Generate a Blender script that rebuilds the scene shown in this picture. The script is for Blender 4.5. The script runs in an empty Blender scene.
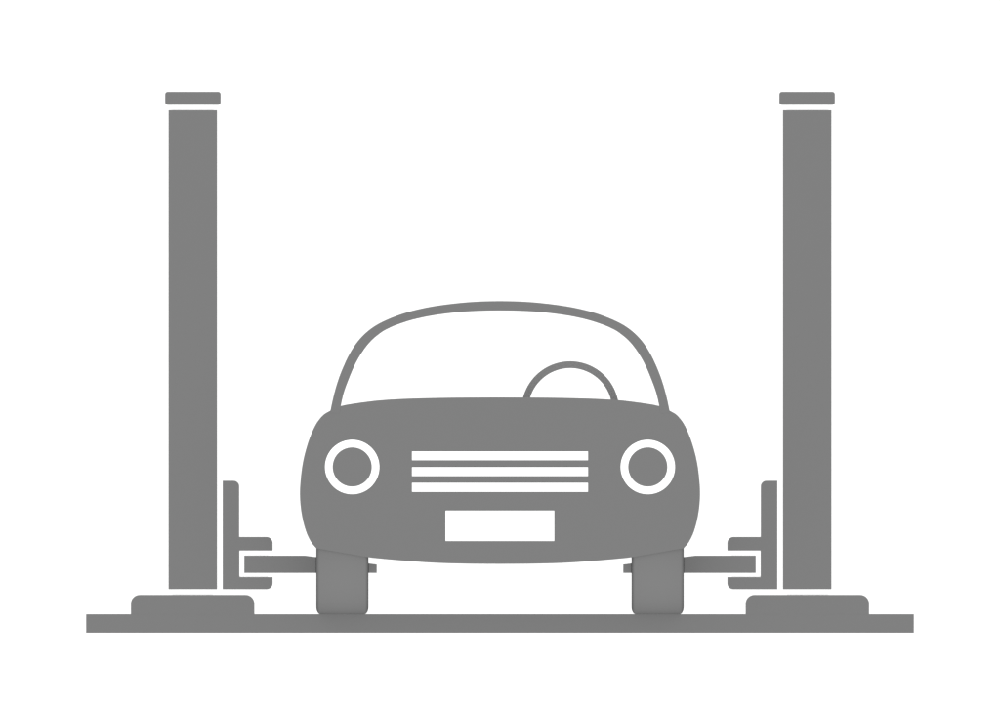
import bpy, bmesh, math
from mathutils import Vector

S = 0.0045                       # metres per drawing unit
CX, GY = 500.0, 614.2            # centre line, floor level

def X(px): return (px - CX) * S
def Z(py): return (GY - py) * S
def P(pts): return [(X(a), Z(b)) for a, b in pts]

C = bpy.context.scene.collection

# ---------------------------------------------------------------- materials
def paint(name, v, rough=0.9, grain=0.006):
    m = bpy.data.materials.new(name); m.use_nodes = True
    nt = m.node_tree; b = nt.nodes['Principled BSDF']
    b.inputs['Roughness'].default_value = rough
    b.inputs['Specular IOR Level'].default_value = 0.0
    tc = nt.nodes.new('ShaderNodeTexCoord')
    n = nt.nodes.new('ShaderNodeTexNoise'); n.inputs['Scale'].default_value = 6.0
    n.inputs['Detail'].default_value = 2.0
    nt.links.new(tc.outputs['Object'], n.inputs['Vector'])
    r = nt.nodes.new('ShaderNodeMapRange')
    r.inputs['To Min'].default_value = v * (1 - grain)
    r.inputs['To Max'].default_value = v * (1 + grain)
    nt.links.new(n.outputs['Fac'], r.inputs['Value'])
    cb = nt.nodes.new('ShaderNodeCombineColor')
    for k in ('Red', 'Green', 'Blue'):
        nt.links.new(r.outputs['Result'], cb.inputs[k])
    nt.links.new(cb.outputs['Color'], b.inputs['Base Color'])
    return m

GREY = paint('grey_paint', 0.1078)
RUBBER = paint('grey_rubber', 0.1078)
CONCRETE = paint('grey_floor_coating', 0.1078)
WHITE = paint('white_enamel', 0.68, 0.6, 0.004)
CLOTH = paint('white_backdrop_paper', 0.62, 0.95, 0.004)

GLASS = bpy.data.materials.new('clear_glass'); GLASS.use_nodes = True
nt = GLASS.node_tree; nt.nodes.clear()
out = nt.nodes.new('ShaderNodeOutputMaterial')
mx = nt.nodes.new('ShaderNodeMixShader'); mx.inputs[0].default_value = 0.003
tr = nt.nodes.new('ShaderNodeBsdfTransparent')
gl = nt.nodes.new('ShaderNodeBsdfGlossy'); gl.inputs['Roughness'].default_value = 0.35
nt.links.new(tr.outputs[0], mx.inputs[1]); nt.links.new(gl.outputs[0], mx.inputs[2])
nt.links.new(mx.outputs[0], out.inputs['Surface'])

# ---------------------------------------------------------------- helpers
def link(name, bm, mat, parent=None, smooth=None):
    bmesh.ops.remove_doubles(bm, verts=bm.verts, dist=1e-6)
    bmesh.ops.recalc_face_normals(bm, faces=bm.faces)
    me = bpy.data.meshes.new(name); bm.to_mesh(me); bm.free()
    me.materials.append(mat)
    o = bpy.data.objects.new(name, me); C.objects.link(o)
    if parent: o.parent = parent
    if smooth:
        for p in me.polygons: p.use_smooth = True
        me.set_sharp_from_angle(angle=math.radians(smooth))
    return o

def prism(bm, pts, y0, y1):
    """closed outline (x, z) extruded from y0 to y1"""
    a = [bm.verts.new((x, y0, z)) for x, z in pts]
    b = [bm.verts.new((x, y1, z)) for x, z in pts]
    n = len(pts)
    bm.faces.new(a); bm.faces.new(b[::-1])
    for i in range(n):
        j = (i + 1) % n
        bm.faces.new((a[i], b[i], b[j], a[j]))

def strip(bm, outer, inner, y0, y1, closed):
    """band between two outlines of equal length, extruded from y0 to y1"""
    V = [[bm.verts.new((x, y, z)) for x, z in L] for L in (outer, inner) for y in (y0, y1)]
    of, ob, nf, nb = V
    n = len(outer)
    for i in range(n if closed else n - 1):
        j = (i + 1) % n
        bm.faces.new((of[i], of[j], nf[j], nf[i]))
        bm.faces.new((ob[i], nb[i], nb[j], ob[j]))
        bm.faces.new((of[i], ob[i], ob[j], of[j]))
        bm.faces.new((nf[i], nf[j], nb[j], nb[i]))
    if not closed:
        for i in (0, n - 1):
            bm.faces.new((of[i], nf[i], nb[i], ob[i]))

def rrect(x0, y0, x1, y1, r, corners='tl tr br bl'):
    """drawing-unit rectangle with the named corners rounded"""
    pts = []
    for key, cx, cy, a0 in (('tl', x0, y0, 180), ('tr', x1, y0, 270), ('br', x1, y1, 0), ('bl', x0, y1, 90)):
        if key in corners.split():
            ox = cx + (r if 'l' in key else -r); oy = cy + (r if 't' in key else -r)
            for k in range(9):
                a = math.radians(a0 + 90 * k / 8)
                pts.append((ox + r * math.cos(a), oy + r * math.sin(a)))
        else:
            pts.append((cx, cy))
    return pts

def empty(name, loc):
    o = bpy.data.objects.new(name, None); C.objects.link(o)
    o.empty_display_size = 0.2; o.location = loc
    return o

def tag(o, label=None, cat=None, group=None, kind=None):
    for k, v in (('label', label), ('category', cat), ('group', group), ('kind', kind)):
        if v: o[k] = v

def mirror(pts):
    return [(2 * CX - a, b) for a, b in pts]

def catmull(pts, n=5):
    res = []
    for i in range(len(pts) - 1):
        p0 = pts[max(i - 1, 0)]; p1 = pts[i]; p2 = pts[i + 1]; p3 = pts[min(i + 2, len(pts) - 1)]
        for k in range(n):
            t = k / n
            res.append(tuple(0.5 * (2 * p1[d] + (p2[d] - p0[d]) * t + (2 * p0[d] - 5 * p1[d] + 4 * p2[d] - p3[d]) * t * t
                                    + (3 * p1[d] - p0[d] - 3 * p2[d] + p3[d]) * t ** 3) for d in (0, 1)))
    res.append(pts[-1])
    return res

# ---------------------------------------------------------------- setting
bm = bmesh.new()
prism(bm, P([(86.1, 614.2), (913.9, 614.2), (913.9, 632.9), (86.1, 632.9)]), 0.278, 3.2)
floor = link('floor', bm, CONCRETE)
tag(floor, 'long flat grey floor slab under the car and both lift posts', 'floor', kind='structure')

bm = bmesh.new()
prism(bm, [(-34, -16), (34, -16), (34, 22), (-34, 22)], 20.0, 20.05)
back = link('background', bm, CLOTH)
tag(back, 'plain white background behind the car and the lift', 'background', kind='structure')

# ---------------------------------------------------------------- lift posts
FY = 0.280       # front plane of the posts, just behind the slab's edge
def lift_post(side, label):
    """side -1: left, +1: right"""
    f = (lambda L: P(L)) if side < 0 else (lambda L: P(mirror(L)))
    root = empty('lift_post', (X(192.8) * (1 if side < 0 else -1), FY + 0.14, 0))
    tag(root, label, 'lift post', 'lift posts on either side of the car')
    def part(name, shapes, mat, parent=None, smooth=30):
        b = bmesh.new()
        for pts, y0, y1 in shapes: prism(b, f(pts), y0, y1)
        o = link(name, b, mat, parent or root, smooth)
        for v in o.data.vertices: v.co -= root.location
        return o
    part('base_plate', [(rrect(130.9, 594.9, 254.4, 614.2, 8.8, 'tl tr'), FY - 0.0026, FY + 0.42)], GREY)
    part('base_shim', [([(172, 589.3), (213, 589.3), (213, 594.9), (172, 594.9)], FY + 0.003, FY + 0.24)], WHITE)
    part('column', [([(168.5, 110.1), (217.1, 110.1), (217.1, 589.3), (168.5, 589.3)], FY, FY + 0.25)], GREY)
    part('neck', [([(172, 104.9), (213, 104.9), (213, 110.1), (172, 110.1)], FY + 0.003, FY + 0.24)], WHITE)
    part('cap', [(rrect(165.1, 91.8, 220.7, 104.9, 2.6), FY - 0.0, FY + 0.27)], GREY)
    # sliding carriage: tall plate with a forked bracket
    plate = [(222.6, 480.7)] + rrect(222.6, 480.7, 239.2, 560, 5.6, 'tr')[1:10]
    plate += [(239.2, 536.9)]
    plate += rrect(239.2, 536.9, 272.7, 550.6, 6.2, 'tr')[1:10]
    plate += [(272.7, 550.6), (239.4, 550.6), (239.4, 577.1), (272.7, 577.1)]
    plate += rrect(239.2, 570, 272.7, 589.3, 6.0, 'br')[2:11]
    plate += [(222.6, 589.3)]
    part('carriage', [(plate, FY, FY + 0.20)], GREY)
    part('slide_pad', [([(217.1, 486), (222.6, 486), (222.6, 586), (217.1, 586)], FY + 0.003, FY + 0.19)], WHITE)
    # white lining of the fork: back plate and two cheeks round the arm
    part('fork_lining', [([(239.4, 550.6), (244.2, 550.6), (244.2, 577.1), (239.4, 577.1)], FY + 0.003, FY + 0.18),
                         ([(244.2, 550.6), (268, 550.6), (268, 555.6), (244.2, 555.6)], FY + 0.003, FY + 0.18),
                         ([(244.2, 573.0), (268, 573.0), (268, 577.1), (244.2, 577.1)], FY + 0.003, FY + 0.18)], WHITE)
    # swing arm: pivot length, then a cradle round the back of the tyre with a short toe on its inner side
    ARM = (244.2, 555.6), (304.6, 555.6), (315.7, 556.95), (315.7, 573.0), (244.2, 573.0)
    part('arm', [(list(ARM), FY + 0.001, FY + 0.10),
                 ([(296, 555.6), (304.6, 555.6), (315.7, 556.95), (315.7, 573.0), (296, 573.0)], FY + 0.10, FY + 0.30),
                 ([(296, 555.6), (304.6, 555.6), (345, 560.5), (376.8, 564.4), (376.8, 573.0), (296, 573.0)], FY + 0.30, FY + 0.37),
                 ([(369.0, 563.5), (376.8, 564.4), (376.8, 573.0), (369.0, 573.0)], 0.06, FY + 0.30)], GREY)
    return root

lift_post(-1, 'grey lift post left of the car, beside the headlight farther from the steering wheel')
lift_post(+1, 'grey lift post right of the car, on the steering wheel side')

# ---------------------------------------------------------------- car
car = empty('car', (0, 1.25, 0))
tag(car, 'grey open two-seat car with round headlights standing between two lift posts', 'car')
def cpart(name, bm, mat, parent=None, smooth=None):
    for v in bm.verts: v.co.y -= 1.25
    return link(name, bm, mat, parent or car, smooth)

RW, AX = 0.275, 0.283             # tyre radius, front axle distance from the nose
REAR = 1.95
side_c = [(330.3, 410.6), (324, 414.3), (319, 419.6), (315.3, 425.2), (311.2, 434), (307.5, 444.2), (304.1, 456.6),
          (301.9, 468.4), (300.4, 482), (299.9, 493.8), (300.6, 506.5), (302.7, 519.6), (305.6, 530.2),
          (308.4, 537.2), (311.9, 543.4), (316.2, 548.3)]
side_c = catmull(side_c, 4)
top_c = catmull([(330.3, 410.6), (340.9, 406), (351, 403.9), (362, 402.3), (382, 400.0), (410, 398.5), (450, 397.6), (500, 397.3)], 5)
bot_c = catmull([(372, 557.9), (389, 559.5), (410, 561.2), (436, 562.9), (468, 563.8), (500, 564.0)], 4)

def interp_side(py):
    for (x0, y0), (x1, y1) in zip(side_c, side_c[1:]):
        if y0 <= py <= y1:
            return x0 + (x1 - x0) * (py - y0) / (y1 - y0)
    return side_c[-1][0]
def interp_top(px):
    for (x0, y0), (x1, y1) in zip(top_c, top_c[1:]):
        if x0 <= px <= x1:
            return y0 + (y1 - y0) * (px - x0) / (x1 - x0)
    return top_c[-1][1]

H0, ZT = 548.3, 410.6
def half_section(h, cockpit):
    """left half outline from the top centre to the bottom centre; h = arch height, cockpit = floor or None"""
    L = []
    for px in [500 - i * 12.2 for i in range(11)]:               # 500 -> 378
        L.append((px, cockpit if cockpit else interp_top(px)))
    for px in (378, 370, 360, 350, 345, 340.9, 335, 330.3):
        L.append((px, interp_top(px)))
    for i in range(1, 41):
        py = ZT + (h - ZT) * i / 40
        L.append((interp_side(py), py))
    L.append((372, h + 9.6))
    L += bot_c
    return L

def arch_h(y):
    best = H0
    for c in (AX, REAR):
        d = abs(y - c)
        R = RW + 0.03
        if d < R:
            z = RW + math.sqrt(R * R - d * d)
            best = min(best, GY - z / S)
    return best

def body_mesh():
    bm = bmesh.new()
    secs = [(0.0, H0, None, 1.0), (0.006, H0, None, 1.0), (0.006, arch_h(0.03), None, 1.0)]
    ys = [0.03, 0.05, 0.075, 0.09]
    for y in ys: secs.append((y, arch_h(y), None, 1.0))
    secs.append((0.09, arch_h(0.09), 535, 1.0))
    y = 0.12
    n0 = []
    while y < 1.55:
        n0.append(y); y += 0.035
    for y in n0: secs.append((y, arch_h(y), 535, 1.0))
    secs.append((1.56, arch_h(1.56), 535, 1.0))
    secs.append((1.56, arch_h(1.56), None, 1.0))
    y = 1.60
    while y < 2.30:
        secs.append((y, arch_h(y), None, 1.0)); y += 0.03
    for k in range(9):
        a = math.radians(90 * k / 8)
        secs.append((2.30 + 0.20 * math.sin(a), H0, None, 0.80 + 0.20 * math.cos(a)))
    prev = None
    cz = 480.0
    for y, h, ck, sc in secs:
        L = half_section(h, ck)
        full = L + mirror(L[1:-1])[::-1]
        full = [(CX + (a - CX) * sc, cz + (b - cz) * sc) for a, b in full]
        ring = [bm.verts.new((x, y, z)) for x, z in P(full)]
        if prev is None:
            bm.faces.new(ring)
        else:
            n = len(ring)
            for i in range(n):
                j = (i + 1) % n
                bm.faces.new((prev[i], prev[j], ring[j], ring[i]))
        prev = ring
    bm.faces.new(prev[::-1])
    bmesh.ops.remove_doubles(bm, verts=bm.verts, dist=1e-5)
    bmesh.ops.dissolve_degenerate(bm, edges=bm.edges, dist=1e-6)
    return bm
cpart('body', body_mesh(), GREY, smooth=35)

# windshield frame and glass
fo = catmull([(329.9, 413), (333.3, 397), (337.7, 381.4), (343, 367.4), (349.6, 353.6), (358, 340.9), (368.3, 330.6), (380, 322.9),
              (396, 315.9), (413, 310.6), (434, 306.2), (459.7, 302.9), (480.9, 301.4), (500, 301.0)], 4)
fi = catmull([(339.4, 413), (343.4, 394.5), (348.8, 379.2), (355.6, 363.4), (363.2, 350.7), (371.5, 340.5), (381.2, 332.5), (388, 328.6),
              (397, 324.7), (413, 319.6), (434.2, 315.2), (459.7, 312.1), (480.9, 310.9), (500, 310.6)], 4)
fo = fo + mirror(fo[:-1])[::-1]; fi = fi + mirror(fi[:-1])[::-1]
bm = bmesh.new(); strip(bm, P(fo), P(fi), -0.001, 0.045, False)
frame = cpart('windshield_frame', bm, GREY, smooth=35)
bm = bmesh.new()
gin = [(CX + (a - CX) * 1.004, b - 1.0) for a, b in fi if b < 404]
low = [(px, interp_top(px) + 0.8) for px in [342 + i * 7.9 for i in range(21)]]
low = low + mirror(low[:-1])[::-1]
prism(bm, P(gin + low[::-1]), 0.024, 0.028)
cpart('windshield_glass', bm, GLASS, frame)

# steering wheel: flat rim, hub, spokes, column
def circle(cx, cy, r, n=96):
    return [(cx + r * math.cos(2 * math.pi * i / n), cy + r * math.sin(2 * math.pi * i / n)) for i in range(n)]
SC = (570.2, 410.0)
bm = bmesh.new()
strip(bm, P(circle(*SC, 48.9)), P(circle(*SC, 41.9)), 0.125, 0.150, True)
prism(bm, P(circle(*SC, 9.0, 32)), 0.122, 0.156)
for a0 in (20, 90, 160):
    a = math.radians(a0); dx, dy = math.cos(a), math.sin(a); nx, ny = -dy * 3, dx * 3
    q = [(SC[0] + dx * t + sx * nx, SC[1] + dy * t + sx * ny) for t, sx in ((8, -1), (43, -1), (43, 1), (8, 1))]
    prism(bm, P(q), 0.130, 0.146)
prism(bm, P(circle(SC[0], SC[1] + 4, 4.0, 24)), 0.05, 0.124)
sw = cpart('steering_wheel', bm, GREY, smooth=35)

# headlights
for cx in (352.2, 647.8):
    bm = bmesh.new(); prism(bm, P(circle(cx, 467.0, 19.6)), -0.003, 0.010)
    h = cpart('headlight', bm, GREY, smooth=35)
    bm = bmesh.new(); strip(bm, P(circle(cx, 467.0, 27.2)), P(circle(cx, 467.0, 19.6)), -0.002, 0.010, True)
    cpart('bezel', bm, WHITE, h, smooth=35)
# grille bars and the blank number plate
for y0, y1 in ((451.4, 460.2), (467.2, 476.0), (482.9, 491.8)):
    bm = bmesh.new(); prism(bm, P([(412, y0), (588, y0), (588, y1), (412, y1)]), -0.002, 0.01)
    cpart('grille_bar', bm, WHITE)
bm = bmesh.new(); prism(bm, P([(445.6, 510.6), (554.2, 510.6), (554.2, 541.0), (445.6, 541.0)]), -0.002, 0.01)
cpart('number_plate', bm, WHITE)

# wheels: lathed about the axle
def lathe_x(bm, prof, cy, cz, n=128):
    rings = []
    for k in range(n):
        a = 2 * math.pi * k / n
        rings.append([bm.verts.new((x, cy + r * math.cos(a), cz + r * math.sin(a))) for x, r in prof])
    m = len(prof)
    for k in range(n):
        A, B = rings[k], rings[(k + 1) % n]
        for i in range(m):
            j = (i + 1) % m
            bm.faces.new((A[i], A[j], B[j], B[i]))
def wheel(side, y):
    f = (lambda px: X(px)) if side < 0 else (lambda px: -X(px))
    hub = empty('wheel', (0, 0, 0)); hub.parent = car
    prof = [(316.2, 7.5), (316.3, 5.6), (316.7, 3.7), (317.4, 2.0), (318.4, 0.7), (319.8, 0.0),
            (364.9, 0.0), (366.3, 0.7), (367.3, 2.0), (368.0, 3.7), (368.4, 5.6), (368.5, 7.5),
            (368.5, 22), (362, 24), (322, 24), (316.2, 22)]
    bm = bmesh.new(); lathe_x(bm, [(f(a), RW - b * S) for a, b in prof], y, RW)
    cpart('tyre', bm, RUBBER, hub, smooth=50)
    bm = bmesh.new()
    rp = [(319, 24.0), (364, 24.0), (364, 26.5), (334, 27.5), (334, RW / S - 0.2), (320, RW / S - 0.2), (320, 50), (326, 44), (326, 30), (319, 27)]
    lathe_x(bm, [(f(a), RW - b * S) for a, b in rp], y, RW, 64)
    cpart('rim', bm, GREY, hub, smooth=40)
for y in (AX, REAR):
    for s in (-1, 1): wheel(s, y)

# bench seat, low in the open cockpit
bm = bmesh.new()
prism(bm, P(rrect(384, 495, 616, 534, 8)), 0.85, 1.38)
prism(bm, P(rrect(384, 415, 616, 534, 10)), 1.38, 1.52)
cpart('seat', bm, GREY, smooth=35)

# ---------------------------------------------------------------- light
w = bpy.data.worlds.new('World'); bpy.context.scene.world = w; w.use_nodes = True
bg = w.node_tree.nodes['Background']
bg.inputs['Color'].default_value = (1, 1, 1, 1); bg.inputs['Strength'].default_value = 1.02
def sun(name, elev, strength, ang):
    l = bpy.data.lights.new(name, 'SUN'); l.energy = strength; l.angle = math.radians(ang)
    o = bpy.data.objects.new(name, l); C.objects.link(o)
    e = math.radians(elev)
    d = Vector((0, math.cos(e), -math.sin(e)))
    o.rotation_euler = d.to_track_quat('-Z', 'Y').to_euler()
    o.location = (0, -6, 3)
sun('front_fill', 0, 2.0, 0.02)  # added head-on light, evens out shade on the front faces
sun('low_front_fill', -55, 2.0, 4)  # added fill from below, brightens the lower curve of the tyres

# ---------------------------------------------------------------- camera
cam = bpy.data.cameras.new('camera'); co = bpy.data.objects.new('camera', cam); C.objects.link(co)
cam.type = 'ORTHO'; cam.ortho_scale = 1000 * S
cam.clip_start = 0.1; cam.clip_end = 100
co.location = (0, -6, Z(353.5)); co.rotation_euler = (math.pi / 2, 0, 0)
sc = bpy.context.scene
sc.camera = co
sc.render.engine = 'CYCLES'
sc.render.resolution_x = 1024; sc.render.resolution_y = 724
sc.view_settings.view_transform = 'Standard'; sc.view_settings.look = 'None'
sc.view_settings.exposure = 0; sc.view_settings.gamma = 1
